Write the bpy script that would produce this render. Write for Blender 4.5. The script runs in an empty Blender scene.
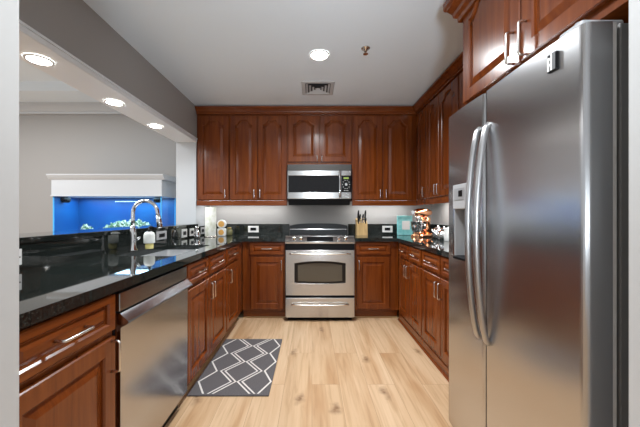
import bpy, bmesh, math, random
from mathutils import Vector, Matrix
random.seed(7)
PI = math.pi
C = bpy.context.scene.collection
S = bpy.context.scene

# ------------------------------------------------------------------ camera
cam_d = bpy.data.cameras.new('camera')
cam = bpy.data.objects.new('camera', cam_d); C.objects.link(cam)
cam.location = (0, 0, 1.17); cam.rotation_euler = (PI/2, 0, 0)
cam_d.sensor_width = 36; cam_d.lens = 36*295/640
cam_d.shift_x = 8/640; cam_d.shift_y = 1.5/640
cam_d.clip_start = .02
S.camera = cam
# ------------------------------------------------------------------ world / exposure
w = bpy.data.worlds.new('world'); S.world = w; w.use_nodes = True
w.node_tree.nodes['Background'].inputs[0].default_value = (.94, .97, 1.0, 1)
w.node_tree.nodes['Background'].inputs[1].default_value = .45
S.view_settings.view_transform = 'Standard'; S.view_settings.look = 'None'
S.view_settings.gamma = 1; S.view_settings.use_curve_mapping = False
S.view_settings.exposure = 0.46

def area(name, loc, rot, sx, sy, power, col=(1,.97,.93), parent=None, shape='RECTANGLE', spread=PI):
    l = bpy.data.lights.new(name, 'AREA'); l.shape = shape
    l.size = sx; l.size_y = sy; l.energy = power; l.color = col; l.spread = spread
    o = bpy.data.objects.new(name, l); C.objects.link(o)
    o.location = loc; o.rotation_euler = rot; o.parent = parent
    return o
area('living_room_light', (-3.6, 2.0, 2.70), (0,0,0), 2.4, 2.4, 75, (.96,.98,1))
area('flash_fill_light', (.17, -.9, 1.15), (math.radians(119),0,0), .30, .45, 8.5, (.84,.93,1), spread=math.radians(75))  # unseen flash-like fill added behind camera: brightens ceiling, streaks the steel

# ------------------------------------------------------------------ materials
def mat(name, col, rough=.5, metal=0, spec=.5, coat=0, emit=None, es=0):
    m = bpy.data.materials.new(name); m.use_nodes = True
    b = m.node_tree.nodes['Principled BSDF']
    b.inputs['Base Color'].default_value = (*col, 1)
    b.inputs['Roughness'].default_value = rough
    b.inputs['Metallic'].default_value = metal
    b.inputs['Specular IOR Level'].default_value = spec
    b.inputs['Coat Weight'].default_value = coat
    b.inputs['Coat Roughness'].default_value = .08
    if emit:
        b.inputs['Emission Color'].default_value = (*emit, 1)
        b.inputs['Emission Strength'].default_value = es
    return m
class NT:
    def __init__(s, m): s.n = m.node_tree.nodes; s.l = m.node_tree.links; s.b = s.n['Principled BSDF']
    def new(s, t, **k):
        o = s.n.new(t)
        for a, v in k.items(): setattr(o, a, v)
        return o
    def link(s, a, b): s.l.new(a, b)
    def ramp(s, fac, stops):
        r = s.new('ShaderNodeValToRGB'); e = r.color_ramp.elements
        while len(e) < len(stops): e.new(.5)
        for q, (p, c) in zip(e, stops): q.position = p; q.color = (*c, 1)
        s.link(fac, r.inputs[0]); return r.outputs[0]
    def coords(s, scale, which='Object', rnd=0):
        tc = s.new('ShaderNodeTexCoord'); mp = s.new('ShaderNodeMapping')
        mp.inputs['Scale'].default_value = scale
        s.link(tc.outputs[which], mp.inputs['Vector'])
        if rnd:
            oi = s.new('ShaderNodeObjectInfo'); mu = s.new('ShaderNodeMath', operation='MULTIPLY')
            mu.inputs[1].default_value = rnd; s.link(oi.outputs['Random'], mu.inputs[0])
            s.link(mu.outputs[0], mp.inputs['Location'])
        return mp.outputs[0]
    def noise(s, vec, scale=1, detail=4, rough=.5, dist=0):
        n = s.new('ShaderNodeTexNoise'); n.inputs['Scale'].default_value = scale
        n.inputs['Detail'].default_value = detail; n.inputs['Roughness'].default_value = rough
        n.inputs['Distortion'].default_value = dist
        s.link(vec, n.inputs['Vector']); return n.outputs['Fac']
    def bump(s, h, strength=.1, dist=.002):
        b = s.new('ShaderNodeBump'); b.inputs['Strength'].default_value = strength
        b.inputs['Distance'].default_value = dist
        s.link(h, b.inputs['Height']); s.link(b.outputs[0], s.b.inputs['Normal'])
    def mix(s, fac, a, b, mode='MIX'):
        m = s.new('ShaderNodeMix', data_type='RGBA', blend_type=mode)
        for sock, v in ((m.inputs[0], fac), (m.inputs[6], a), (m.inputs[7], b)):
            if isinstance(v, (int, float)): sock.default_value = v
            elif isinstance(v, tuple): sock.default_value = (*v, 1)
            else: s.link(v, sock)
        return m.outputs[2]
def wood(name, scale, d, l, rough=.23, coat=0):
    m = mat(name, l, rough, coat=coat); t = NT(m)
    v = t.coords(scale, rnd=13)
    f = t.noise(v, 1, 6, .62, .6)
    t.link(t.ramp(f, [(.28, d), (.72, l)]), t.b.inputs['Base Color'])
    t.bump(f, .03); return m
CD, CL = (.105, .020, .003), (.225, .053, .007)
cherry_v = wood('cherry wood vertical grain', (22, 22, 1.6), CD, CL)
cherry_h = wood('cherry wood horizontal grain', (1.6, 22, 22), CD, CL)
block_wood = wood('pale block wood', (40, 40, 4), (.45, .27, .10), (.66, .45, .20), .5, 0)
greige = mat('greige wall paint', (.36, .348, .335), .75)
whitep = mat('white trim paint', (.54, .56, .58), .5)
trimw_lit = mat('white trim paint lit tone', (.84, .87, .90), .45)  # same white trim paint, lightened so the header trim looks lit
ceilm = mat('white ceiling paint', (.80, .88, .95), .8)
for m_ in (greige, ceilm, whitep):
    t = NT(m_); t.bump(t.noise(t.coords((60, 60, 60)), 1, 3), .04, .001)
granite = mat('polished black granite', (.01, .011, .011), .035, spec=.75)
t = NT(granite); g = t.noise(t.coords((1, 1, 1)), 160, 3, .7)
t.link(t.ramp(g, [(.42, (.006, .008, .0075)), (.7, (.032, .038, .034))]), t.b.inputs['Base Color'])
def steel(name, col, rough, aniso, stretch, var=.2):
    m = mat(name, col, rough, 1); t = NT(m)
    t.b.inputs['Anisotropic'].default_value = aniso
    f = t.noise(t.coords(stretch), 1, 3, .6)
    r = t.new('ShaderNodeMapRange'); r.inputs[3].default_value = rough*(1-var); r.inputs[4].default_value = rough*(1+var)
    t.link(f, r.inputs[0]); t.link(r.outputs[0], t.b.inputs['Roughness'])
    return m
steel_h = steel('brushed stainless steel', (.56, .555, .55), .24, .8, (2, 2, 300))
steel_f = steel('fridge stainless steel', (.58, .58, .59), .26, .8, (120, 2, 2), .04)
steel_d = steel('dishwasher stainless steel', (.50, .51, .53), .19, .6, (2, 2, 220))
for m_ in (steel_h, steel_d): m_.node_tree.nodes['Principled BSDF'].inputs['Anisotropic Rotation'].default_value = .25
nickel = mat('brushed nickel', (.74, .70, .64), .25, 1)
chrome = mat('chrome', (.85, .85, .86), .06, 1)
copper = mat('polished copper', (.86, .42, .22), .16, 1)
black = mat('black plastic', (.007, .007, .008), .3, spec=.12)
bglass = mat('black glass', (.006, .006, .007), .04, spec=.4)
charcoal = mat('charcoal grey metal', (.028, .029, .031), .35, .1, spec=.3)
darkgrey = mat('dark grey plastic', (.10, .10, .105), .45)
greyp = mat('light grey plastic', (.45, .45, .46), .4)
gasket = mat('pale gasket', (.62, .61, .59), .5)
whitepl = mat('white plastic', (.80, .79, .77), .35)
brassp = mat('brass plate', (.65, .45, .18), .3, 1)
teal = mat('turquoise paper', (.20, .62, .62), .5)
t = NT(teal); g = t.noise(t.coords((14, 14, 14)), 1, 4, .6, 1.5)
t.link(t.ramp(g, [(.35, (.16, .55, .56)), (.65, (.34, .74, .74))]), t.b.inputs['Base Color'])
paper = mat('white paper', (.82, .82, .79), .8)
orangem = mat('orange slice print', (.75, .40, .10), .5)
green_disp = mat('green display', (.05, .09, .01), .4, emit=(.35, .45, .08), es=.5)
lampm = mat('lamp lens', (1, 1, 1), .5, emit=(1, .96, .9), es=14)
stripm = mat('light strip', (1, 1, 1), .5, emit=(1, .95, .88), es=5)
blue = mat('blue aquarium backing', (.004, .085, .50), .45)
t = NT(blue); g = t.noise(t.coords((2.5, 1, 2)), 1, 3)
t.link(t.ramp(g, [(.3, (.0, .045, .22)), (.7, (.0, .12, .34))]), t.b.inputs['Base Color'])
reef = mat('reef rock', (.3, .42, .34), .8)
t = NT(reef); g = t.noise(t.coords((40, 40, 40)), 1, 4, .7)
t.link(t.ramp(g, [(.40, (.03, .12, .06)), (.52, (.22, .34, .18)), (.60, (.9, .9, .85))]), t.b.inputs['Base Color'])
sand = mat('aquarium sand', (.35, .5, .6), .9)
def thin_glass(name, tint, refl=1.0):
    m = bpy.data.materials.new(name); m.use_nodes = True; n = m.node_tree.nodes; l = m.node_tree.links
    n.clear(); o = n.new('ShaderNodeOutputMaterial'); mx = n.new('ShaderNodeMixShader')
    tr = n.new('ShaderNodeBsdfTransparent'); gl = n.new('ShaderNodeBsdfGlossy'); fr = n.new('ShaderNodeLayerWeight')
    tr.inputs[0].default_value = (*tint, 1); gl.inputs['Roughness'].default_value = .03
    fr.inputs[0].default_value = .025
    l.new(fr.outputs[1], mx.inputs[0]); l.new(tr.outputs[0], mx.inputs[1]); l.new(gl.outputs[0], mx.inputs[2])
    l.new(mx.outputs[0], o.inputs[0]); return m
aglass = thin_glass('aquarium glass', (.93, .97, 1))
aedge = mat('bright glass edge', (.10, .45, .85), .2)
cglass = thin_glass('clear glass', (.93, .96, .95))
soapliq = mat('yellow soap', (.75, .66, .25), .2)
olive = mat('olive green glass', (.16, .15, .07), .2)
towelm = mat('paper towel', (.80, .80, .72), .85)
t = NT(towelm); g = t.noise(t.coords((16, 16, 12)), 1, 3, .6)
t.link(t.ramp(g, [(.36, (.62, .64, .50)), (.56, (.84, .84, .78))]), t.b.inputs['Base Color'])
rugm = mat('charcoal rug pile', (.12, .108, .11), .95, spec=.1)
t = NT(rugm); g = t.noise(t.coords((220, 220, 220)), 1, 3)
t.link(t.ramp(g, [(.3, (.085, .077, .08)), (.7, (.165, .15, .152))]), t.b.inputs['Base Color']); t.bump(g, .4, .003)
rugw = mat('cream rug line', (.72, .68, .64), .95, spec=.1)
# oak planks, running away from the camera
oak = mat('light oak planks', (.7, .5, .32), .42, spec=.4); t = NT(oak)
tc = t.new('ShaderNodeTexCoord'); sp = t.new('ShaderNodeSeparateXYZ'); cb = t.new('ShaderNodeCombineXYZ')
t.link(tc.outputs['Object'], sp.inputs[0]); t.link(sp.outputs[1], cb.inputs[0]); t.link(sp.outputs[0], cb.inputs[1])
br = t.new('ShaderNodeTexBrick'); t.link(cb.outputs[0], br.inputs['Vector'])
br.offset = .37; br.inputs['Scale'].default_value = 1
br.inputs['Brick Width'].default_value = 1.25; br.inputs['Row Height'].default_value = .19
br.inputs['Mortar Size'].default_value = .0012; br.inputs['Mortar Smooth'].default_value = .3
br.inputs['Color1'].default_value = (.0, .0, .0, 1); br.inputs['Color2'].default_value = (1, 1, 1, 1)
br.inputs['Mortar'].default_value = (.5, .5, .5, 1)
# per plank shift for the grain
sc = t.new('ShaderNodeVectorMath', operation='MULTIPLY'); sc.inputs[1].default_value = (9, 9, 9)
t.link(br.outputs['Color'], sc.inputs[0])
ad = t.new('ShaderNodeVectorMath', operation='ADD'); t.link(tc.outputs['Object'], ad.inputs[0]); t.link(sc.outputs[0], ad.inputs[1])
mp = t.new('ShaderNodeMapping'); mp.inputs['Scale'].default_value = (34, 1.8, 1); t.link(ad.outputs[0], mp.inputs[0])
f = t.noise(mp.outputs[0], 1, 6, .6, .8)
mp2 = t.new('ShaderNodeMapping'); mp2.inputs['Scale'].default_value = (7, .8, 1); t.link(ad.outputs[0], mp2.inputs[0])
f2 = t.noise(mp2.outputs[0], 1, 3, .5, .4)
c1 = t.ramp(f, [(.25, (.50, .315, .17)), (.48, (.66, .455, .28)), (.75, (.72, .52, .335))])
c2 = t.ramp(f2, [(.33, (.76, .64, .52)), (.52, (1, 1, 1))])
c = t.mix(.85, c1, c2, 'MULTIPLY')
tone = t.ramp(br.outputs['Color'], [(0, (.90, .86, .81)), (1, (1, 1, 1))])
c = t.mix(1.0, c, tone, 'MULTIPLY')
# knots
mp3 = t.new('ShaderNodeMapping'); mp3.inputs['Scale'].default_value = (2.9, 1.25, 1); dn = t.new('ShaderNodeTexNoise'); dn.inputs['Scale'].default_value = 9; dn.inputs['Detail'].default_value = 4; t.link(tc.outputs['Object'], dn.inputs['Vector'])
dm = t.new('ShaderNodeVectorMath', operation='MULTIPLY_ADD'); dm.inputs[1].default_value = (.10, .16, 0); t.link(dn.outputs['Color'], dm.inputs[0]); t.link(tc.outputs['Object'], dm.inputs[2])
t.link(dm.outputs[0], mp3.inputs[0])
vo = t.new('ShaderNodeTexVoronoi', voronoi_dimensions='2D'); vo.inputs['Scale'].default_value = 1; t.link(mp3.outputs[0], vo.inputs['Vector'])
kn = t.ramp(vo.outputs['Distance'], [(.02, (.9, .9, .9)), (.05, (.5, .5, .5)), (.11, (0, 0, 0))])
nz = t.noise(tc.outputs['Object'], 30, 3)
kf = t.mix(1.0, kn, t.ramp(nz, [(.30, (.35, .35, .35)), (.60, (1, 1, 1))]), 'MULTIPLY')
c = t.mix(kf, c, (.22, .11, .05))
mp4 = t.new('ShaderNodeMapping'); mp4.inputs['Scale'].default_value = (16, 1.6, 1); t.link(ad.outputs[0], mp4.inputs[0])
st = t.ramp(t.noise(mp4.outputs[0], 1, 5, .75, 1.6), [(.64, (0, 0, 0)), (.74, (.6, .6, .6))])
c = t.mix(st, c, (.34, .19, .095))
c = t.mix(br.outputs['Fac'], c, (.36, .21, .11))
t.link(c, t.b.inputs['Base Color'])

# ------------------------------------------------------------------ mesh helpers
class MB:
    def __init__(s): s.bm = bmesh.new()
    def box(s, x0, x1, y0, y1, z0, z1, bev=0, seg=2, mi=0):
        r = bmesh.ops.create_cube(s.bm, size=1)
        vs = r['verts']
        for v in vs: v.co = Vector(((x0+x1)/2+v.co.x*(x1-x0), (y0+y1)/2+v.co.y*(y1-y0), (z0+z1)/2+v.co.z*(z1-z0)))
        fs = {f for v in vs for f in v.link_faces}
        for f in fs: f.material_index = mi
        if bev:
            es = list({e for v in vs for e in v.link_edges})
            bmesh.ops.bevel(s.bm, geom=es, offset=bev, segments=seg, affect='EDGES', profile=.5, material=mi)
        return s
    def prism(s, pts, axis, a, b, mi=0):
        """polygon pts extruded along axis ('x','y','z') from a to b"""
        def P(p, t): return {'x': (t, p[0], p[1]), 'y': (p[0], t, p[1]), 'z': (p[0], p[1], t)}[axis]
        A = [s.bm.verts.new(P(p, a)) for p in pts]; B = [s.bm.verts.new(P(p, b)) for p in pts]
        n = len(pts); F = [s.bm.faces.new(A), s.bm.faces.new(B[::-1])]
        for i in range(n): F.append(s.bm.faces.new((A[i], B[i], B[(i+1) % n], A[(i+1) % n])))
        for f in F: f.material_index = mi
        return s
    def loft(s, loops, cap0=True, cap1=True, mi=0, closed=True):
        L = [[s.bm.verts.new(p) for p in lp] for lp in loops]; F = []
        n = len(L[0])
        for a, b in zip(L, L[1:]):
            for i in range(n if closed else n-1):
                F.append(s.bm.faces.new((a[i], a[(i+1) % n], b[(i+1) % n], b[i])))
        if cap0: F.append(s.bm.faces.new(L[0][::-1]))
        if cap1: F.append(s.bm.faces.new(L[-1]))
        for f in F: f.material_index = mi
        return F
    def lathe(s, prof, c=(0, 0, 0), n=24, mi=0, smooth=True, axis='z', cap0=True, cap1=True):
        loops = []
        for r, h in prof:
            lp = []
            for k in range(n):
                a = 2*PI*k/n; p = (r*math.cos(a), r*math.sin(a), h)
                if axis == 'y': p = (p[0], h, p[1])
                if axis == 'x': p = (h, p[0], p[1])
                lp.append((c[0]+p[0], c[1]+p[1], c[2]+p[2]))
            loops.append(lp)
        F = s.loft(loops, cap0, cap1, mi)
        for f in F[:(len(prof)-1)*n]: f.smooth = smooth
        return s
    def tube(s, path, r, n=10, mi=0, flat=1.0):
        P = [Vector(p) for p in path]; loops = []
        up = None
        for i, p in enumerate(P):
            d = (P[min(i+1, len(P)-1)]-P[max(i-1, 0)]).normalized()
            if up is None: up = Vector((0, 0, 1)) if abs(d.z) < .9 else Vector((1, 0, 0))
            sd = d.cross(up).normalized(); up = sd.cross(d).normalized()
            rr = r[i] if isinstance(r, (list, tuple)) else r
            loops.append([p+sd*math.cos(2*PI*k/n)*rr+up*math.sin(2*PI*k/n)*rr*flat for k in range(n)])
        F = s.loft(loops, True, True, mi)
        for f in F[:-2]: f.smooth = True
        return s
    def build(s, name, m, parent=None, loc=(0, 0, 0), rz=0, label=None):
        bmesh.ops.recalc_face_normals(s.bm, faces=s.bm.faces)
        me = bpy.data.meshes.new(name); s.bm.to_mesh(me); s.bm.free()
        for q in (m if isinstance(m, (list, tuple)) else [m]): me.materials.append(q)
        o = bpy.data.objects.new(name, me); C.objects.link(o)
        o.location = loc; o.rotation_euler = (0, 0, rz)
        if parent: o.parent = parent
        if label: o['label'] = label
        return o
def tag(o, label, cat, group=None):
    o['label'] = label; o['category'] = cat
    if group: o['group'] = group
    return o
def thing(name, label, cat, loc, rz=0, group=None):
    o = bpy.data.objects.new(name, None); C.objects.link(o); o.empty_display_size = .1
    o.location = loc; o.rotation_euler = (0, 0, rz); return tag(o, label, cat, group)
def struct(name, mb, m):
    o = mb.build(name, m); o['kind'] = 'structure'; return o
def box(*a, **k): return MB().box(*a, **k)
def copy_tree(o, parent=None):
    c = o.copy(); C.objects.link(c); c.parent = parent
    for ch in [q for q in o.children]: copy_tree(ch, c)
    return c

# ------------------------------------------------------------------ setting
XL, XLO, XR, YB, HC = -1.396, -1.635, 1.585, 3.90, 2.478
def plane_box(x0, x1, y0, y1, z0, z1): return MB().box(x0, x1, y0, y1, z0, z1)
struct('floor', plane_box(-6, XR+.12, -2.5, 4.3, -.1, 0), oak)
struct('ceiling', plane_box(XLO, XR+.12, -.2, YB+.12, HC, HC+.1), ceilm)
struct('wall_back', plane_box(XLO, XR+.12, YB, YB+.12, 0, HC), greige)
struct('wall_right', plane_box(XR, XR+.12, .705, YB, 0, HC), greige)
b = MB(); b.box(XLO, XL, .705, 3.55, 2.075, HC)
struct('wall_left', b, greige)
b = MB(); b.box(XLO, XL, 3.55, YB, 0, HC-.405)
b.box(XLO, XL, .705, 3.55, 0, 1.033)
struct('wall_passthrough', b, whitep)
struct('wall_corner', MB().box(XLO, XL, 3.55, YB, HC-.404, HC), greige)
struct('trim_1', MB().box(XLO-.004, XL+.006, .705, 3.55, 2.045, 2.075).box(XL+.0065, XL+.014, .705, 3.55, 2.045, 2.076, .003).box(XL+.0005, XL+.020, .705, 3.55, 2.0765, 2.092, .003), trimw_lit)
offw = mat('off-white doorway paint', (.55, .55, .545), .6)
b = MB(); b.box(XLO, -.70, .585, .705, 0, HC)
struct('wall_doorway_left', b, offw)
b = MB(); b.box(.757, XR+.12, .585, .705, 0, HC)
struct('wall_doorway_right', b, offw)
# living room beyond the pass-through
struct('wall_living_room', plane_box(-6, XLO, 4.2, 4.32, 0, 2.85), greige)
b = MB(); b.box(-6, XLO-.001, 3.73, 4.2, 2.74, 2.80); b.box(-1.9, XLO-.001, -.5, 3.73, 2.74, 2.80); b.box(-6, -1.9, -.5, 3.73, 2.86, 2.9)
b.box(-6, -1.9, 3.73, 3.75, 2.80, 2.86)
struct('ceiling_living_room', b, ceilm)
b = MB()
b.prism([(4.2, 2.60), (4.165, 2.60), (4.165, 2.63), (4.15, 2.64), (4.11, 2.70), (4.10, 2.739), (4.2, 2.739)], 'x', -5.9, XLO-.002)
struct('trim_2', b, whitep)

# ------------------------------------------------------------------ cabinet parts
def offset(poly, d):
    n = len(poly); out = []
    for i in range(n):
        p0, p1, p2 = Vector(poly[i-1]), Vector(poly[i]), Vector(poly[(i+1) % n])
        e1 = (p1-p0).normalized(); e2 = (p2-p1).normalized()
        n1 = Vector((-e1.y, e1.x)); n2 = Vector((-e2.y, e2.x))
        k = (n1+n2); k = k/max(.3, (1+n1.dot(n2)))
        out.append(tuple(p1+k*d))
    return out
def raised_panel(w, h, rx, rb, rt, rise=0, t=.02, bevw=.03):
    x0, x1, z0, z1 = rx, w-rx, rb, h-rt
    top = []
    if rise:
        N = 28
        for i in range(N+1):
            u = i/N; s = max(0, min(1, (min(u, 1-u)-.08)/.42))
            q = min(1, s/.62); s = .78*(q*q*(3-2*q))+.22*math.sin(PI/2*s); top.append((x1+(x0-x1)*u, z1-rise+rise*s))
    else: top = [(x1, z1), (x0, z1)]
    inner = [(x0, z0), (x1, z0)] + top
    outer = [(0, 0), (w, 0)] + [(w if i == 0 else 0 if i == len(top)-1 else p[0], h) for i, p in enumerate(top)]
    def L(poly, y): return [(p[0], y, p[1]) for p in poly]
    def shrink(poly, d): return [(min(max(p[0], d), w-d), min(max(p[1], d), h-d)) for p in poly]
    m = MB()
    m.loft([L(outer, t), L(outer, .004), L(shrink(outer, .004), 0), L(inner, 0), L(offset(inner, .006), .006), L(offset(inner, .007), .013), L(offset(inner, .012), .013), L(offset(inner, .012+bevw), .003)])
    return m
def pull(parent, x, z, length, vertical=True, out=.032):
    r = .0052; b = .010; pts = []
    def add(o_, a): pts.append((0, -o_, a) if vertical else (a, -o_, 0))
    add(-.001, 0); add(out-b, 0)
    for k in range(1, 5): a = k*PI/8; add(out-b+b*math.sin(a), b-b*math.cos(a))
    for k in range(0, 5): a = k*PI/8; add(out-b+b*math.cos(a), length-b+b*math.sin(a))
    add(-.001, length)
    return MB().tube(pts, r, 8).build('handle', nickel, parent, (x, 0, z) if vertical else (x-length/2, 0, z))
oakshoe = mat('light oak shoe moulding', (.50, .30, .14), .4)
def cabinet(name, label, group, loc, rz, w, h, depth, doors=(), drawers=(), toe=False, hollow=False, recess=0):
    """local frame: x along the front, y into the cabinet, doors stand at y -0.02..0"""
    c = thing(name, label, 'cabinet', loc, rz, group)
    zb = .098 if recess else 0
    if hollow: MB().box(0, w, 0, .018, zb, h).box(0, .018, .018, depth, zb, h).box(w-.018, w, .018, depth, zb, h).box(.018, w-.018, .018, depth, zb, .11).box(.018, w-.018, depth-.01, depth, .11, h).build('carcass', cherry_v, c)
    else: MB().box(0, w, 0, depth, zb, h, .0008, 1).build('carcass', cherry_v, c)
    for x0, x1, z0, z1, rise, hx, hz, hl in doors:
        d = raised_panel(x1-x0, z1-z0, min(.058, (x1-x0)*.2), .058, .045 if rise else .058, rise).build('door', cherry_v, c, (x0, -.021, z0))
        if hx is not None: pull(d, hx-x0, hz-z0, hl)
    for x0, x1, z0, z1 in drawers:
        d = raised_panel(x1-x0, z1-z0, .034, .028, .028, 0, .02, .018).build('drawer', cherry_h, c, (x0, -.021, z0))
        pull(d, (x1-x0)/2, (z1-z0)/2, min(.115, (x1-x0)*.42), False)
    if recess:
        MB().box(0, w, recess, depth, 0, .0975).build('toe_board', cherry_h, c)
        MB().prism([(recess-.0005, 0), (recess-.014, 0), (recess-.012, .008), (recess-.0005, .016)], 'x', 0, w).build('shoe_moulding', oakshoe, c)
    elif toe:
        MB().box(0, w, -.006, -.0002, 0, .075).prism([(-.006, 0), (-.02, 0), (-.016, .012), (-.006, .018)], 'x', 0, w).build('toe_board', cherry_h, c)
    return c
BG = 'base cabinets along the kitchen floor'
DZ0, DZ1, RZ0, RZ1 = .118, .70, .725, .863
HB = .873
R90 = PI/2
# left run: local x = world y
def left_cab(y0, y1, label, doors, drawers, hollow=False):
    return cabinet('base_cabinet', label, BG, (-.785, y0, 0), R90, y1-y0, HB, .605, doors, drawers, True, hollow, .055)
left_cab(.708, 1.158, 'cherry base cabinet nearest the camera, left of the dishwasher, one wide drawer over one door',
         [(.012, .442, DZ0, DZ1, 0, .415, .575, .115)], [(.012, .442, RZ0, RZ1)])
left_cab(1.808, 2.640, 'cherry sink base cabinet beside the dishwasher with two doors and two false drawers',
         [(.01, .40, DZ0, DZ1, 0, .375, .55, .115), (.405, .822, DZ0, DZ1, 0, .430, .55, .115)],
         [(.01, .375, RZ0, RZ1), (.40, .822, RZ0, RZ1)], True)
left_cab(2.642, 3.298, 'narrow cherry base cabinet with small drawer at the left inside corner',
         [(.015, .45, DZ0, DZ1, 0, .06, .55, .115)], [(.015, .45, RZ0, RZ1)])
cabinet('base_cabinet', 'cherry base cabinet directly left of the range, drawer over door', BG, (-.783, 3.32, 0), 0, .480, HB, .57,
        [(.097, .464, DZ0, DZ1, 0, .445, .56, .105)], [(.085, .472, RZ0, RZ1)], True, False, .045)
cabinet('base_cabinet', 'cherry base cabinet directly right of the range, drawer over door', BG, (.478, 3.32, 0), 0, .495, HB, .57,
        [(.025, .392, DZ0, DZ1, 0, .045, .56, .105)], [(.012, .398, RZ0, RZ1)], True, False, .045)
def right_cab(y1, y0, label, doors, drawers):   # local x runs towards the camera from y1
    return cabinet('base_cabinet', label, BG, (.975, y1, 0), -R90, y1-y0, HB, .60, doors, drawers, True)
right_cab(3.298, 2.577, 'cherry base cabinet at the right inside corner with two drawers over two doors',
          [(.055, .365, DZ0, DZ1, 0, .34, .55, .115), (.375, .715, DZ0, DZ1, 0, .40, .55, .115)],
          [(.055, .355, RZ0, RZ1), (.38, .70, RZ0, RZ1)])
right_cab(2.575, 1.68, 'cherry base cabinet beside the refrigerator with two drawers over two doors',
          [(.01, .375, DZ0, DZ1, 0, .35, .55, .115), (.385, .76, DZ0, DZ1, 0, .41, .55, .115)],
          [(.01, .365, RZ0, RZ1), (.385, .76, RZ0, RZ1)])
# uppers
UG = 'wall cabinets under the ceiling'
UZ, UH = 1.345, 1.035
def upper(label, loc, rz, w, h, depth, doors): return cabinet('wall_cabinet', label, UG, loc, rz, w, h, depth, doors)
YU = 3.572
RS = .062
upper('single-door cherry wall cabinet in the left corner beside the white column', (-1.393, YU, UZ), 0, .393, UH, YB-YU-.002,
      [(.018, .388, .008, UH-.015, RS, .352, .03, .10)])
upper('two-door cherry wall cabinet directly left of the microwave', (-.998, YU, UZ), 0, .697, UH, YB-YU-.002,
      [(.010, .336, .008, UH-.015, RS, .305, .03, .10), (.346, .690, .008, UH-.015, RS, .376, .03, .10)])
upper('short two-door cherry wall cabinet above the microwave', (-.299, YU, 1.775), 0, .781, .605, YB-YU-.002,
      [(.012, .386, .035, .59, .05, .362, .035, .07), (.394, .768, .035, .59, .05, .418, .035, .07)])
upper('two-door cherry wall cabinet directly right of the microwave', (.484, YU, UZ), 0, .784, UH, YB-YU-.002,
      [(.010, .362, .008, UH-.015, RS, .332, .03, .10), (.372, .722, .008, UH-.015, RS, .402, .03, .10)])
XU = 1.27
upper('narrow cherry wall cabinet in the right corner with one door', (XU, 3.55, UZ), -R90, .331, UH, XR-XU-.002,
      [(.03, .322, .008, UH-.015, RS, .29, .03, .10)])
upper('two-door cherry wall cabinet over the copper mixer on the right wall', (XU, 3.218, UZ), -R90, .70, UH, XR-XU-.002,
      [(.010, .30, .008, UH-.015, RS, .272, .03, .10), (.308, .69, .008, UH-.015, RS, .336, .03, .10)])
upper('two-door cherry wall cabinet on the right wall half hidden by the refrigerator', (XU, 2.517, UZ), -R90, .845, UH, XR-XU-.002,
      [(.010, .42, .008, UH-.015, RS, .39, .03, .10), (.428, .835, .008, UH-.015, RS, .456, .03, .10)])
upper('deep cherry cabinet above the refrigerator with two arched doors and long pulls', (.862, 1.665, 1.755), -R90, .945, .625, XR-.862-.002,
      [(.018, .468, .035, .595, .085, .435, .045, .13), (.476, .926, .035, .595, .085, .509, .045, .13)])
# crown mouldings
def crown(pts_path, prof, name, label):
    """path in xy with outward direction given per point; prof = (out, z)"""
    loops = [[(x+ox*o, y+oy*o, z) for o, z in prof] for x, y, ox, oy in pts_path]
    m = MB(); m.loft(loops, True, True)
    return tag(m.build(name, cherry_h), label, 'moulding')
prof = [(-.10, 2.381), (.0, 2.381), (.008, 2.383), (.008, 2.398), (.020, 2.402), (.024, 2.412), (.046, 2.438), (.056, 2.442), (.060, 2.446), (.060, 2.462), (-.10, 2.462)]
crown([(-1.39, 3.555, 0, -1), (1.25, 3.555, -1, -1), (1.25, 1.675, -1, 0)], prof, 'crown_moulding', 'dark cherry crown moulding along the tops of back and right wall cabinets')
prof2 = [(.0003, 2.262), (.012, 2.262), (.014, 2.285), (.030, 2.30), (.034, 2.32), (.055, 2.352), (.062, 2.355), (.070, 2.37), (.070, 2.405), (.0003, 2.405)]
crown([(1.188, 1.6652, 0, 1), (.8405, 1.6652, -1, 1), (.8405, .715, -1, 0)], prof2, 'crown_moulding', 'reddish crown moulding wrapping the top of the cabinet above the refrigerator')
# light rails
def rail(name, x0, x1, y0, y1, label):
    tag(MB().box(x0, x1, y0, y1, 1.283, 1.3435, .004).build(name, cherry_h), label, 'moulding', 'light rails under the wall cabinets')
rail('light_rail', -1.393, -.300, 3.556, 3.576, 'cherry light rail under the wall cabinets left of the microwave')
rail('light_rail', .484, 1.272, 3.556, 3.576, 'cherry light rail under the wall cabinets right of the microwave')
rail('light_rail', 1.252, 1.272, 1.68, 3.554, 'cherry light rail under the wall cabinets on the right wall')
# under cabinet lights
def strip(x0, x1, y0, y1, label, power):
    power *= .28
    o = MB().box(x0, x1, y0, y1, 1.325, 1.3435, .003).build('light_strip', stripm)
    tag(o, label, 'light', 'under-cabinet light strips')
    area('strip_light', ((x0+x1)/2, (y0+y1)/2, 1.322), (0, 0, 0), x1-x0, y1-y0, power, (.93, .97, 1))
strip(-1.30, -.36, 3.72, 3.76, 'slim light strip under the wall cabinets left of the microwave', 8)
strip(.54, 1.20, 3.72, 3.76, 'slim light strip under the wall cabinets right of the microwave', 6)
strip(1.43, 1.47, 1.8, 3.5, 'slim light strip under the wall cabinets on the right wall', 24)

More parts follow.
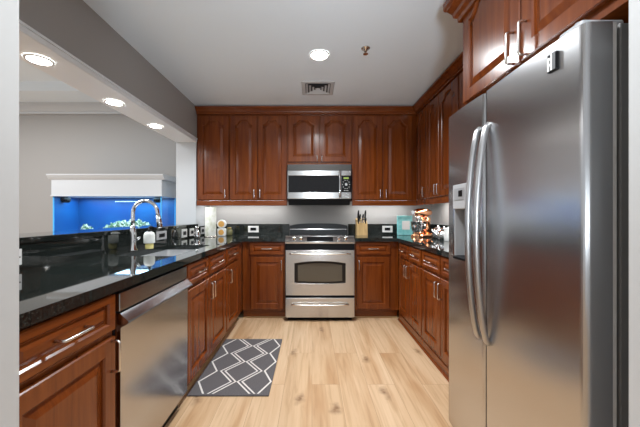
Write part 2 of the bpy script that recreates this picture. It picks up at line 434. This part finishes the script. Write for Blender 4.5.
# ------------------------------------------------------------------ worktops
SX0, SX1, SY0, SY1 = -1.235, -.865, 1.84, 2.52
cl = thing('granite_worktop', 'black granite worktop with sink cut-out, left of the range', 'worktop', (-1.1, 2, .875))
b = MB(); xa, xb, z0, z1 = -1.394, -.752, .875, .914
for q in ((xa, xb, .707, SY0), (xa, SX0, SY0, SY1), (SX1, xb, SY0, SY1), (xa, xb, SY1, 3.898)):
    b.box(*q, z0, z1)
b.box(xb, -.300, 3.273, 3.898, z0, z1)
bmesh.ops.remove_doubles(b.bm, verts=b.bm.verts, dist=1e-5)
o = b.build('worktop', granite); o.parent = cl; o.location = (1.1, -2, -.875)
b = MB(); b.box(XL+.001, XL+.021, .707, 3.876, .9145, 1.0325); b.box(XL+.001, -.300, 3.878, 3.898, .9145, 1.052, .002)
o = b.build('backsplash', granite); o.parent = cl; o.location = (1.1, -2, -.875)
o = MB().box(XLO-.05, XL+.03, .71, 3.545, 1.0335, 1.064, .004).build('granite_ledge', granite)
tag(o, 'raised black granite ledge on the pass-through wall below the opening', 'ledge')
cr = thing('granite_worktop', 'black granite worktop right of the range, under the copper mixer', 'worktop', (1.2, 2.5, .875))
b = MB(); b.box(.477, .943, 3.273, 3.898, z0, z1); b.box(.943, 1.583, 1.682, 3.898, z0, z1)
o = b.build('worktop', granite); o.parent = cr; o.location = (-1.2, -2.5, -.875)
b = MB(); b.box(.477, 1.583, 3.878, 3.898, .9145, 1.052, .002); b.box(1.563, 1.583, 1.682, 3.876, .9145, 1.052, .002)
o = b.build('backsplash', granite); o.parent = cr; o.location = (-1.2, -2.5, -.875)
# sink
sk = thing('kitchen_sink', 'undermount stainless steel sink set in the left worktop', 'sink', ((SX0+SX1)/2, (SY0+SY1)/2, .70))
hx, hy = (SX1-SX0)/2, (SY1-SY0)/2
def rr(a, b_, r, z, n=5):
    pts = []
    for cx, cy, a0 in ((a-r, b_-r, 0), (-a+r, b_-r, PI/2), (-a+r, -b_+r, PI), (a-r, -b_+r, 1.5*PI)):
        for k in range(n+1): t_ = a0+PI/2*k/n; pts.append((cx+r*math.cos(t_), cy+r*math.sin(t_), z))
    return pts
b = MB(); F = b.loft([rr(hx+.012, hy+.012, .03, .1745), rr(hx-.002, hy-.002, .03, .1745), rr(hx-.006, hy-.006, .04, .03), rr(hx-.03, hy-.03, .05, .0)], False, True)
b.build('bowl', mat('satin sink steel', (.72, .73, .74), .42, 1), sk)
MB().lathe([(.04, .001), (.045, .006), (.03, .006), (.028, .003)], (0, 0, 0)).build('drain', chrome, sk)
# faucet
fx, fy = -1.275, 2.10
fc = thing('kitchen_faucet', 'tall chrome gooseneck pull-down faucet behind the sink', 'faucet', (fx, fy, .9145))
MB().lathe([(.030, 0), (.030, .008), (.022, .02), (.019, .06), (.021, .11), (.017, .16), (.012, .18)]).build('base', chrome, fc)
p = [(0, 0, .17), (0, 0, .22)]
for k in range(0, 15): a = PI-k*(PI*1.0)/14; p.append((.088+.088*math.cos(a), 0, .268+.088*math.sin(a)))
p += [(.180, 0, .25)]
MB().tube(p, .0125, 12).build('spout', chrome, fc)
MB().tube([(.180, 0, .253), (.185, 0, .22), (.192, 0, .17), (.193, 0, .163)], [.014, .018, .019, .014], 12).build('spray_head', chrome, fc)
MB().tube([(.015, -.005, .07), (.05, -.03, .085), (.075, -.045, .10)], [.011, .008, .007], 10).build('handle', chrome, fc)
# soap bottle
sb = thing('soap_bottle', 'clear soap bottle with yellow liquid and black pump beside the faucet', 'bottle', (-1.235, 2.24, .9145))
MB().lathe([(.0265, 0), (.0285, .004), (.0287, .042), (.028, .0425)], n=20).build('liquid', soapliq, sb)
MB().lathe([(.033, .0427), (.034, .046), (.034, .105), (.028, .122), (.014, .130)], n=20).build('bottle_body', mat('frosted bottle', (.78, .80, .76), .2), sb)
MB().lathe([(.014, .130), (.014, .142), (.006, .143), (.006, .165)], n=14).tube([(0, 0, .163), (.02, -.01, .168), (.045, -.02, .160)], .006, 8).build('pump', black, sb)
sb.children[0].scale = (1.16, 1.16, 1)

# ------------------------------------------------------------------ outlets
def outlet(loc, rz, label, size=(.115, .072), plate=whitepl, ins=black):
    o = thing('wall_outlet', label, 'outlet', loc, rz, 'outlets set in the granite backsplash')
    a, h = size
    MB().box(-a/2, a/2, -.006, 0, -h/2, h/2, .002).build('cover_plate', plate, o)
    MB().box(-a*.27, a*.27, -.009, -.0062, -h*.22, h*.22, .001).build('socket', ins, o)
    for s in (-1, 1): MB().box(s*a*.40-.003, s*a*.40+.003, -.0075, -.0062, -.003, .003).build('screw', nickel, o)
outlet((-.77, 3.8775, .985), 0, 'white outlet on the back granite backsplash, left of the range', (.14, .085))
outlet((.99, 3.8775, .985), 0, 'white outlet on the back granite backsplash, right of the knife block', (.135, .085))
XO = XL+.0215
outlet((XO, 1.335, .973), R90, 'pale outlet on the left backsplash nearest the white doorway wall', (.115, .075))
outlet((XO, 2.69, .985), R90, 'outlet on the left backsplash just past the soap bottle', (.18, .075), greyp)
outlet((XO, 3.17, .975), R90, 'white outlet on the left backsplash in the middle of the far three', (.13, .09))
outlet((XO, 3.37, .975), R90, 'white outlet on the left backsplash beside the column corner', (.12, .085))
outlet((XO, 3.70, .975), R90, 'outlet on the left backsplash behind the paper towels', (.13, .085), greyp)

# ------------------------------------------------------------------ range
rg = thing('kitchen_range', 'stainless steel slide-in electric range between the back base cabinets', 'range', (.088, 3.232, 0))
W = .379
MB().box(-W, W, .03, .62, .045, .893).box(-W+.02, W-.02, .06, .60, 0, .045).build('body', black, rg)
MB().box(-W-.006, W+.006, .045, .61, .8945, .918, .003).build('cooktop', bglass, rg)
for x, y, r in ((-.19, .20, .10), (.19, .20, .085), (-.19, .45, .075), (.19, .45, .10)):
    MB().lathe([(r, .9182), (r, .9192), (r-.006, .9192), (r-.006, .9182)], (x, y, 0), 32, cap0=False, cap1=False).build('burner_ring', darkgrey, rg)
# control panel: sloped
MB().prism([(.0, .856), (.03, .856), (.095, .9185), (.095, .936), (.075, .938), (-.002, .872)], 'x', -W-.004, W+.004).build('control_panel', steel_h, rg)
def on_slope(t, lift=0):   # point on the sloped face
    y = -.002+.077*t; z = .872+.066*t; n = Vector((0, -.066, .077)).normalized(); return (y+n.y*lift, z+n.z*lift)
def slope_box(x0, x1, t0, t1, lift0, lift1):
    a, b_, c_, d = on_slope(t0, lift0), on_slope(t1, lift0), on_slope(t1, lift1), on_slope(t0, lift1)
    return MB().prism([a, b_, c_, d], 'x', x0, x1)
slope_box(-.145, .145, .15, .80, .0005, .003).build('display', bglass, rg)
for x in (-.285, -.21, .21, .285):
    y, z = on_slope(.5, .001); nrm = Vector((0, -.066, .077)).normalized()
    k = MB().lathe([(.024, 0), (.024, .006), (.019, .010), (.017, .028), (.012, .030)], n=18)
    k.box(-.003, .003, -.016, .016, .028, .036, .001)
    o = k.build('knob', chrome, rg, (x, y, z)); o.rotation_euler = (math.atan2(.066, .077), 0, 0)
MB().box(-W, W, .008, .031, .792, .854).build('trim_strip', black, rg)
# oven door with arched window
def arch_loop(hw, zb, zt, rise, y, n=12):
    pts = []
    for k in range(n+1): u = -1+2*k/n; pts.append((u*hw, y, zb-rise*.45*(1-u*u)))
    for k in range(n+1): u = 1-2*k/n; pts.append((u*hw, y, zt+rise*(1-u*u)))
    return pts
def rect_loop(hw, z0_, z1_, y, n=12):
    return [(-hw+2*hw*k/n, y, z0_) for k in range(n+1)] + [(hw-2*hw*k/n, y, z1_) for k in range(n+1)]
d = MB(); d.loft([rect_loop(W, .287, .786, .03), rect_loop(W, .287, .786, .003), rect_loop(W-.004, .291, .782, -.001), arch_loop(.281, .425, .642, .024, -.001), arch_loop(.277, .429, .638, .024, .006)], True, False)
door = d.build('oven_door', steel_h, rg)
d = MB(); d.loft([arch_loop(.280, .426, .641, .024, .005), arch_loop(.243, .447, .620, .022, .005)], False, False); d.build('window_frame', bglass, door)
d = MB(); d.loft([arch_loop(.244, .446, .621, .022, .007)], True, False)
wg = mat('oven window glass', (.07, .06, .045), .06, spec=.8); d.build('window_glass', wg, door)
def bow_handle(zc, hw, parent, sag=.014):
    pts = [(-hw-.004, 0, zc-.0)]
    for k in range(17): u = -1+2*k/16; pts.append((u*hw, -.045+.012*u*u, zc-.006+sag*(u*u)*.4))
    pts.append((hw+.004, 0, zc))
    pts[0] = (-hw-.02, -.001, zc-.008); pts[-1] = (hw+.02, -.001, zc-.008)
    return MB().tube(pts, .009, 10).build('handle', nickel, parent)
bow_handle(.752, .31, door)
dr = MB().box(-W, W, 0, .03, .046, .262, .004).build('storage_drawer', steel_h, rg)
bow_handle(.196, .29, dr)
# backguard
prf = [(-.375, .919)] + [(-.375+.75*k/16, 1.03+.03*(1-(-1+2*k/16)**4)) for k in range(17)] + [(.375, .919)]
MB().prism(prf, 'y', .615, .643).build('back_guard', charcoal, rg)
MB().box(-.374, .374, .606, .6145, .975, .992, .003).build('guard_strip', steel_h, rg)

# ------------------------------------------------------------------ microwave
mw = thing('microwave_oven', 'stainless over-the-range microwave with black window above the range', 'microwave', (.088, 3.48, 1.29))
W = .376
MB().box(-W, W, .025, .41, .07, .478).build('body', charcoal, mw)
MB().prism([(.06, .069), (.41, .069), (.41, .012), (.12, .0)], 'x', -W+.006, W-.006).build('vent_hood', charcoal, mw)
v = MB()
for k in range(6): v.box(-W, W, .004+.0*k, .024, .412+k*.011, .4195+k*.011, .001)
v.box(-W, W, .014, .0245, .408, .478)
v.build('vent_grille', mat('dark steel', (.11, .105, .10), .4, .8), mw)
xs = .255
dd = MB(); dd.box(-W, xs, 0, .024, .345, .405, .003).box(-W, xs, 0, .024, .072, .148, .003).box(-W, -W+.008, 0, .024, .148, .345).box(xs-.02, xs, 0, .024, .148, .345)
dr = dd.build('door', [steel_h], mw)
MB().box(-W+.0085, xs-.01, -.0005, .0235, .1482, .3448).build('window', bglass, dr)
hp = [(xs-.018, -.001, .085), (xs-.018, -.03, .10)] + [(xs-.018, -.036-.006*math.sin(PI*k/8), .11+.26*k/8) for k in range(9)] + [(xs-.018, -.03, .385), (xs-.018, -.001, .398)]
MB().tube(hp, .010, 10).build('handle', chrome, dr)
cp = MB().box(xs+.002, W, .001, .024, .149, .344, .002).build('control_panel', bglass, mw)
for a_, b_ in ((.345, .405), (.072, .148)): MB().box(xs+.002, W, 0, .024, a_, b_, .003).build('panel_trim', steel_h, mw)
MB().box(.285, .345, -.001, .0008, .305, .325).build('display', green_disp, cp)
MB().lathe([(.016, .0005), (.015, -.006), (.010, -.008)], (.315, 0, .24), 20, axis='y').build('dial', greyp, cp)
dots = MB()
for k in range(10):
    a = 2*PI*k/10; dots.box(.315+.042*math.cos(a)-.004, .315+.042*math.cos(a)+.004, -.001, .0005, .24+.05*math.sin(a)-.003, .24+.05*math.sin(a)+.003)
for q in range(3): dots.box(.29+.02*q, .299+.02*q, -.001, .0005, .165, .170)
dots.build('buttons', whitepl, cp)

# ------------------------------------------------------------------ dishwasher
dw = thing('dishwasher', 'stainless steel dishwasher built in under the left worktop', 'dishwasher', (-.785, 1.162, 0), R90)
w_ = .642
MB().box(.004, w_-.004, .0, .58, .09, .872).build('body', black, dw)
MB().box(.012, w_-.012, .03, .05, 0, .088).build('toe_kick', black, dw)
MB().box(.010, w_-.006, -.022, -.001, .785, .858, .003).build('control_strip', steel_d, dw)
b = MB(); b.prism([(-.001, .095), (-.024, .098), (-.026, .722), (-.050, .735), (-.058, .742), (-.056, .748), (-.024, .779), (-.001, .779)], 'x', .008, w_-.004)
b.build('door', steel_d, dw)

# ------------------------------------------------------------------ refrigerator (local x towards the camera)
fr = thing('refrigerator', 'large stainless steel side-by-side refrigerator with curved handles', 'refrigerator', (.75, 1.63, 0), -R90)
fw = .82
MB().box(.004, fw-.002, .098, .80, .03, 1.70, .004).box(.02, fw-.02, .12, .78, 0, .03).build('body', mat('fridge side grey', (.22, .215, .21), .4, .4), fr)
MB().box(.004, fw-.0005, .077, .087, .05, 1.70).box(.02, fw-.02, .087, .0975, .05, 1.69).build('gasket', gasket, fr)
def fridge_door(x0, x1, cut=None):
    z0_, z1_ = .045, 1.702
    def prof_(n=6, r=.018):
        P = [(x0, .076), (x0, .006)]
        for k in range(n+1):
            a = PI+PI/2*k/n; P.append((x0+r+r*math.cos(a), r+.000+r*math.sin(a)))
        for k in range(13): u = k/12; P.append((x0+r+(x1-x0-2*r)*u, -.006*math.sin(PI*u)))
        for k in range(n+1):
            a = -PI/2+PI/2*k/n; P.append((x1-r+r*math.cos(a), r+r*math.sin(a)))
        P.append((x1, .076)); return P
    P = []
    for q in prof_():
        if not P or (abs(q[0]-P[-1][0])+abs(q[1]-P[-1][1])) > 1e-4: P.append(q)
    m = MB()
    if cut is None: m.prism(P, 'z', z0_, z1_)
    else:
        cx0, cx1, cz0, cz1 = cut
        m.prism(P, 'z', z0_, cz0); m.prism(P, 'z', cz1, z1_)
        L_ = [q for q in P if q[0] <= cx0] + [(cx0, 0), (cx0, .076)]
        R_ = [(cx1, .076), (cx1, 0)] + [q for q in P if q[0] >= cx1]
        m.prism(L_, 'z', cz0, cz1); m.prism(R_, 'z', cz0, cz1)
        m.box(cx0, cx1, .070, .076, cz0, cz1)
    for f in m.bm.faces: f.smooth = False
    return m
seam = .347
d1 = fridge_door(0, seam-.003, (.085, .215, .955, 1.325)).build('freezer_door', steel_f, fr)
d2 = fridge_door(seam+.003, fw).build('fridge_door', steel_f, fr)
# dispenser
dp = MB()
dp.box(.082, .218, -.012, .03, 1.20, 1.325, .004)
dp.build('dispenser_panel', greyp, d1)
MB().box(.1, .2, -.0145, -.0125, 1.245, 1.305, .001).build('dispenser_display', mat('mid grey plastic', (.33, .33, .34), .35), d1)
MB().box(.15, .185, -.0165, -.0148, 1.262, 1.292).build('dispenser_button', black, d1)
MB().box(.086, .092, -.004, .075, .96, 1.199).box(.208, .214, -.004, .075, .96, 1.199).box(.092, .208, .068, .0755, .96, 1.199).build('dispenser_recess', greyp, d1)
MB().box(.09, .21, -.016, .066, .945, .957, .003).build('drip_tray', black, d1)
MB().box(.13, .17, .03, .045, 1.08, 1.198, .003).build('paddle', darkgrey, d1)
def fr_handle(x, parent):
    p = [(x, .0, 1.555)]
    for k in range(21):
        u = k/20; z = 1.54-.90*u; o_ = .056*(math.sin(PI*(.03+.94*u)))**.6
        p.append((x, -o_, z))
    p.append((x, .0, .625))
    return MB().tube(p, .0125, 12, flat=1).build('handle', mat('satin steel handle', (.52, .515, .52), .32, 1), parent)
fr_handle(seam-.032, d1); fr_handle(seam+.035, d2)
bz = 1.642; bx = .718
bd = MB().box(bx-.017, bx+.017, -.010, -.001, bz-.028, bz+.028, .002).build('badge', black, d2, label='small silver emblem plate in a dark frame')
MB().box(bx+.006, bx+.015, -.0115, -.0102, bz-.026, bz+.026, .0005).build('side_bar', darkgrey, bd)
MB().box(bx-.0145, bx-.007, -.0125, -.0102, bz-.025, bz+.018, .001).box(bx-.002, bx+.004, -.0125, -.0102, bz-.025, bz+.025, .001).box(bx-.007, bx-.002, -.0125, -.0102, bz-.010, bz-.003).box(bx-.007, bx-.002, -.0125, -.0102, bz+.008, bz+.014).build('emblem', whitepl, bd)
MB().box(fw-.10, fw-.02, .01, .13, 1.703, 1.722, .006).build('hinge_cover', greyp, fr)
MB().lathe([(.012, 1.703), (.012, 1.728), (.008, 1.731)], (fw-.05, .03, 0), 14).build('hinge_pin', chrome, fr)

# ------------------------------------------------------------------ lights and ceiling fittings
def downlight(x, y, z, label, power, r=.068, spread=2.6):
    o = thing('recessed_light', label, 'light', (x, y, z), 0, 'recessed ceiling lights')
    MB().lathe([(r+.014, -.001), (r+.013, -.006), (r+.002, -.008), (r, -.004)], n=32, cap0=False, cap1=False).build('trim_ring', whitepl, o)
    MB().lathe([(r+.0015, -.001), (r, -.0065)], n=32).build('lens', lampm, o)
    area('lamp', (0, 0, -.012), (0, 0, 0), 2*r, 2*r, power, (.92, .97, 1), o, 'DISK', spread)
    return o
downlight(.06, 2.41, HC, 'round recessed light glowing in the middle of the kitchen ceiling', 24)
downlight(.06, .95, HC, 'unseen recessed light added in the kitchen ceiling nearest the camera', 11)  # assumed fixture out of view, added to light the kitchen
for y, s in ((1.66, 'nearest the camera'), (2.29, 'in the middle of the three'), (2.90, 'farthest, nearest the white column')):
    downlight(-1.535, y, 2.044, 'recessed light under the left header beam, '+s, 3, .053)
for x, y, l in ((-3.0, 1.6, 'nearer'), (-4.2, 2.8, 'farther')):
    pass
vt = thing('ceiling_vent', 'square white louvered air vent in the kitchen ceiling', 'vent', (.06, 3.04, HC))
b = MB()
def sq(h, z): return [(-h, -h, z), (h, -h, z), (h, h, z), (-h, h, z)]
b.loft([sq(.165, -.001), sq(.160, -.007), sq(.128, -.010), sq(.126, -.0015)], False, False)
b.build('frame', whitep, vt)
MB().box(-.126, .126, -.126, .126, -.0014, -.0006).build('duct', charcoal, vt)
for k, h in enumerate((.120, .088, .056, .026)):
    b = MB(); b.loft([sq(h, -.012), sq(h-.018 if k < 3 else .006, -.003)], False, k == 3); b.build('louver', whitep, vt)
sp_ = thing('fire_sprinkler', 'small chrome fire sprinkler head in the kitchen ceiling', 'sprinkler', (.42, 2.31, HC))
MB().lathe([(.035, -.001), (.033, -.006), (.014, -.010), (.010, -.03)], n=24).build('escutcheon', nickel, sp_)
MB().lathe([(.004, -.03), (.004, -.045), (.020, -.046), (.020, -.048)], n=16).build('deflector', nickel, sp_)

# ------------------------------------------------------------------ rug
rug = MB(); RX0, RX1, RY0, RY1 = -.808, -.278, 1.90, 2.765
rug.box(RX0, RX1, RY0, RY1, .0005, .009, .003)
def U(u): return RX0+(RX1-RX0)*u
vs = [2.755-.14*k for k in range(7)]
def zig(a, b_, off=0, wd=.011):
    P = [Vector((U((a, b_)[k % 2])+off, vs[k])) for k in range(7)]
    up, lo = [], []
    for i, p_ in enumerate(P):
        n_ = Vector((1, 0)); up.append(p_+n_*wd*.62); lo.append(p_-n_*wd*.62)
    for i in range(6):
        v_ = [rug.bm.verts.new((q.x, q.y, .0098)) for q in (lo[i], up[i], up[i+1], lo[i+1])]
        f_ = rug.bm.faces.new(v_); f_.material_index = 1
zig(.19, .035); zig(.245, .46, -.0); zig(.245, .46, .032); zig(.76, .545, -.0); zig(.76, .545, .032); zig(.86, .985)
for f_ in rug.bm.faces:
    if f_.material_index == 1 and f_.normal.z < 0: f_.normal_flip()
tag(rug.build('kitchen_rug', [rugm, rugw]), 'charcoal rug with cream zigzag lines on the floor before the sink cabinets', 'rug')

# ------------------------------------------------------------------ counter objects, right
kb = thing('knife_block', 'pale wooden knife block with black handled knives right of the range', 'knife block', (.632, 3.77, .9145))
b = MB(); b.prism([(-.06, 0), (.07, 0), (.05, .215), (-.045, .155)], 'x', -.068, -.003); b.prism([(-.06, 0), (.07, 0), (.05, .215), (-.045, .155)], 'x', .003, .068)
b.box(-.003, .003, -.055, .055, .001, .15)
b.build('block', block_wood, kb)
for x, y, z, l in ((-.045, -.015, .19, .125), (-.02, .01, .19, .075), (.045, -.01, .19, .125), (.02, .015, .195, .07), (-.045, -.04, .165, .05), (.045, -.04, .165, .05)):
    h_ = MB(); h_.tube([(x, y, z-.02), (x, y-.002, z+.01), (x, y-.01, z+l*.6), (x+.004, y-.016, z+l)], [.008, .010, .012, .009], 8); h_.build('knife_handle', black, kb)
b = MB()
for s in (-1, 1):
    b.tube([(s*.012+.018*math.cos(a), -.05, .185+.024*math.sin(a)) for a in [2*PI*k/12 for k in range(13)]], .005, 6)
b.build('scissors', darkgrey, kb)
bk = thing('picture_board', 'turquoise board with a white square leaning in the back corner', 'board', (1.17, 3.71, .9165))
MB().box(-.095, .095, 0, .02, 0, .245, .003).build('board', teal, bk)
MB().box(-.035, .06, -.004, -.0005, .07, .18, .001).build('card', paper, bk)
bk.rotation_euler = (-.06, 0, -.05)
# stand mixer: bowl side towards -x
mx = thing('stand_mixer', 'copper stand mixer with steel bowl on the right worktop', 'mixer', (1.29, 3.47, .9145), .55)
def ell(cx, cz, rx, ry, y=None): pass
b = MB(); b.loft([rr(.135, .085, .07, 0), rr(.135, .085, .07, .018), rr(.120, .072, .06, .032)], True, True); b.build('base', copper, mx)
b = MB(); b.loft([[(p_[0]*s+.075+o_, p_[1]*s2, z_) for p_ in rr(.05, .05, .04, 0)] for s, s2, o_, z_ in ((1.05, 1.1, 0, .03), (.8, .85, .01, .10), (.75, .85, .012, .17), (1.0, 1.1, 0, .225))], True, True)
for f_ in b.bm.faces: f_.smooth = True
b.build('column', copper, mx)
loops = []
for u in [k/14 for k in range(15)]:
    x = -.135+.29*u; r = .056*(math.sin(PI*(.06+.86*u)))**.45
    loops.append([(x, r*1.02*math.cos(2*PI*k/20), .283+r*.98*math.sin(2*PI*k/20)) for k in range(20)])
b = MB(); F = b.loft(loops)
for f_ in F: f_.smooth = True
b.build('motor_head', copper, mx)
MB().lathe([(.020, -.150), (.024, -.146), (.024, -.128)], (0, 0, .285), 20, axis='x').build('attachment_hub', chrome, mx)
MB().lathe([(.026, .205), (.026, .24), (.020, .245)], (-.075, 0, 0), 20).tube([(-.075, 0, .20), (-.075, 0, .13)], .008, 8).build('beater_shaft', chrome, mx)
MB().lathe([(.030, .033), (.050, .040), (.072, .08), (.082, .13), (.086, .178), (.090, .181), (.085, .178), (.080, .13), (.06, .07), (.01, .05)], (-.065, 0, 0), 28, cap1=True).build('bowl', chrome, mx)
MB().tube([(-.085, -.075, .155), (-.10, -.12, .15), (-.10, -.125, .10), (-.085, -.07, .085)], .006, 8).build('bowl_handle', chrome, mx)
# chrome ware
def kettle(loc, rz, s, label):
    k = thing('chrome_teapot', label, 'teapot', loc, rz, 'chrome teapots on the right worktop')
    P = [(.045, 0), (.058, .01), (.068, .045), (.062, .085), (.040, .105), (.030, .108)]
    MB().lathe([(r*s, z*s) for r, z in P], n=24).build('pot_body', chrome, k)
    MB().lathe([(r*s, z*s) for r, z in [(.036, .1085), (.030, .120), (.012, .126), (.012, .138), (.006, .142)]], n=20).build('lid', chrome, k)
    MB().tube([(-.055*s, 0, .035*s), (-.085*s, 0, .06*s), (-.10*s, 0, .105*s)], [.012*s, .009*s, .007*s], 10).build('spout', chrome, k)
    MB().tube([(.058*s, 0, .085*s), (.09*s, 0, .095*s), (.10*s, 0, .06*s), (.085*s, 0, .03*s), (.062*s, 0, .03*s)], .006*s, 8).build('handle', black, k)
kettle((1.385, 3.24, .9145), .5, 1.0, 'chrome teapot next to the copper mixer')
kettle((1.36, 3.04, .9145), -.4, .95, 'chrome teapot nearest the refrigerator edge')
cn = thing('white_canister', 'small white canister on the right worktop at the refrigerator edge', 'canister', (1.335, 2.88, .9145))
MB().lathe([(.040, 0), (.043, .004), (.043, .11), (.040, .113)], n=24).build('canister_body', whitepl, cn)
MB().lathe([(.044, .1135), (.044, .128), (.010, .132), (.008, .142)], n=24).build('lid', whitepl, cn)

# ------------------------------------------------------------------ counter objects, left
pt = thing('paper_towel_roll', 'tall pale paper towel roll on a holder near the left corner', 'paper towel', (-1.19, 3.46, .9145))
MB().lathe([(.075, 0), (.075, .008), (.02, .010)], n=28).build('holder_base', nickel, pt)
MB().lathe([(.062, .0105), (.063, .012), (.063, .345), (.060, .347), (.022, .347)], n=32).build('towel_roll', towelm, pt)
MB().lathe([(.006, .3475), (.006, .357), (.010, .36), (.006, .366)], n=12).build('holder_rod', nickel, pt)
def slice_box(loc, s, rz, label, tilt=0):
    o = thing('citrus_box', label, 'box', loc, rz, 'boxes with orange slice designs')
    o.rotation_euler = (0, tilt, rz)
    MB().box(-s/2, s/2, -s/2, s/2, 0, s, .008).build('box_body', whitepl, o)
    MB().lathe([(s*.36, -s/2-.0015), (s*.36, -s/2-.0005)], (0, 0, s/2), 24, axis='y').build('slice_disc', orangem, o)
slice_box((-1.10, 3.60, .9145), .092, .1, 'white box with an orange slice design beside the paper towels, lower of two')
o = thing('citrus_canister', 'round white canister with an orange slice front standing on the lower box', 'canister', (-1.10, 3.60, 1.007), .1)
MB().lathe([(.040, .032), (.052, .026), (.054, 0), (.052, -.03), (.040, -.036)], (0, 0, .054), 28, axis='y').build('canister_body', whitepl, o)
MB().lathe([(.036, -.0375), (.036, -.0362)], (0, 0, .054), 24, axis='y').build('slice_disc', orangem, o)
o = thing('olive_jar', 'small olive green glass jar behind the orange slice boxes', 'jar', (-1.03, 3.68, .9145))
MB().lathe([(.03, 0), (.036, .01), (.036, .07), (.022, .085)], n=20).build('jar_body', olive, o)
MB().lathe([(.024, .0855), (.024, .10), (.02, .102)], n=20).build('lid', brassp, o)
o = thing('glass_carafe', 'small clear and silver carafe left of the paper towel roll', 'carafe', (-1.255, 3.22, .9145))
MB().lathe([(.030, 0), (.034, .01), (.034, .05), (.016, .085), (.013, .11), (.020, .13)], n=20).build('carafe_body', chrome, o)
MB().lathe([(.014, .1305), (.016, .145), (.004, .155)], n=16).build('stopper', cglass, o)

# ------------------------------------------------------------------ aquarium in the living room
aq = thing('aquarium', 'large blue lit aquarium with white canopy beyond the pass-through', 'aquarium', (-2.5, 3.6, 0))
AX0, AX1, AY0, AY1, AZ0, AZ1 = -.66, .66, 0, .40, .80, 1.42
MB().box(AX0-.01, AX1+.01, AY0, AY1, 0, AZ0-.001, .004).build('stand', whitep, aq)
b = MB()
for q in ((AX0, AX1, AY0, AY0+.006, AZ0, AZ1), (AX0, AX0+.006, AY0+.0061, AY1-.02, AZ0, AZ1), (AX1-.006, AX1, AY0+.0061, AY1-.02, AZ0, AZ1)): b.box(*q)
b.build('tank_glass', aglass, aq)
b = MB()
for x, y in ((AX0, AY0), (AX1-.006, AY0), (AX0, AY1-.03), (AX1-.006, AY1-.03)): b.box(x-.002, x+.010, y-.002, y+.010, AZ0, AZ1)
b.build('glass_seam', aedge, aq)
MB().box(AX0, AX1, AY1-.018, AY1, AZ0, AZ1).build('back_panel', blue, aq)
MB().box(AX0+.007, AX0+.012, .007, AY1-.019, AZ0+.06, AZ1).build('side_panel', blue, aq)
MB().box(AX0+.007, AX1-.007, AY0+.007, AY1-.03, AZ0, AZ0+.06).build('sand_bed', sand, aq)
def rock(cx, cy, cz, r, hs):
    b = MB(); r_ = bmesh.ops.create_icosphere(b.bm, subdivisions=3, radius=1)
    for v in r_['verts']:
        k = 1+.28*math.sin(v.co.x*7+cx*31)*math.cos(v.co.y*6+v.co.z*8+cx*17)+random.uniform(-.17, .17)
        v.co = Vector((cx+v.co.x*r*k, cy+v.co.y*r*.6*k, cz-.05+v.co.z*r*hs*1.9*k+.014*math.sin(v.co.x*19+cx*50)))
    return b.build('reef_rock', reef, aq)
for cx, cz, r in ((-.42, 1.03, .055), (-.36, 1.02, .04), (-.05, 1.03, .08), (.05, 1.045, .085), (.16, 1.05, .09), (.27, 1.04, .10), (.38, 1.03, .07), (-.14, 1.02, .055)):
    rock(cx, .2, cz, r, .55)
for x in (-.60, .56):
    MB().lathe([(.02, -.05), (.035, -.04), (.035, .03), (.02, .045)], (x, .12, 1.36), 16, axis='x').build('water_pump', black, aq)
b = MB()
for k in range(26): b.box(-.12+.019*k, -.11+.019*k, .33, .335, 1.345, 1.355)
b.build('white_dots', whitepl, aq)  # row of small white blocks near the top of the tank
b = MB(); b.box(AX0-.012, AX1+.012, -.012, AY1-.002, AZ1-.02, 1.63, .003)
b.prism([(-.014, 1.60), (-.030, 1.625), (-.045, 1.655), (-.045, 1.665), (.39, 1.665), (.39, 1.60)], 'x', AX0-.045, AX1+.045)
b.box(AX0-.02, AX1+.02, -.02, AY1-.002, AZ1-.022, AZ1-.008, .002)
b.build('canopy', whitep, aq)
area('tank_lamp', (0, .18, 1.385), (0, 0, 0), 1.2, .25, 8, (.5, .8, 1), aq)
bpy.context.view_layer.update()
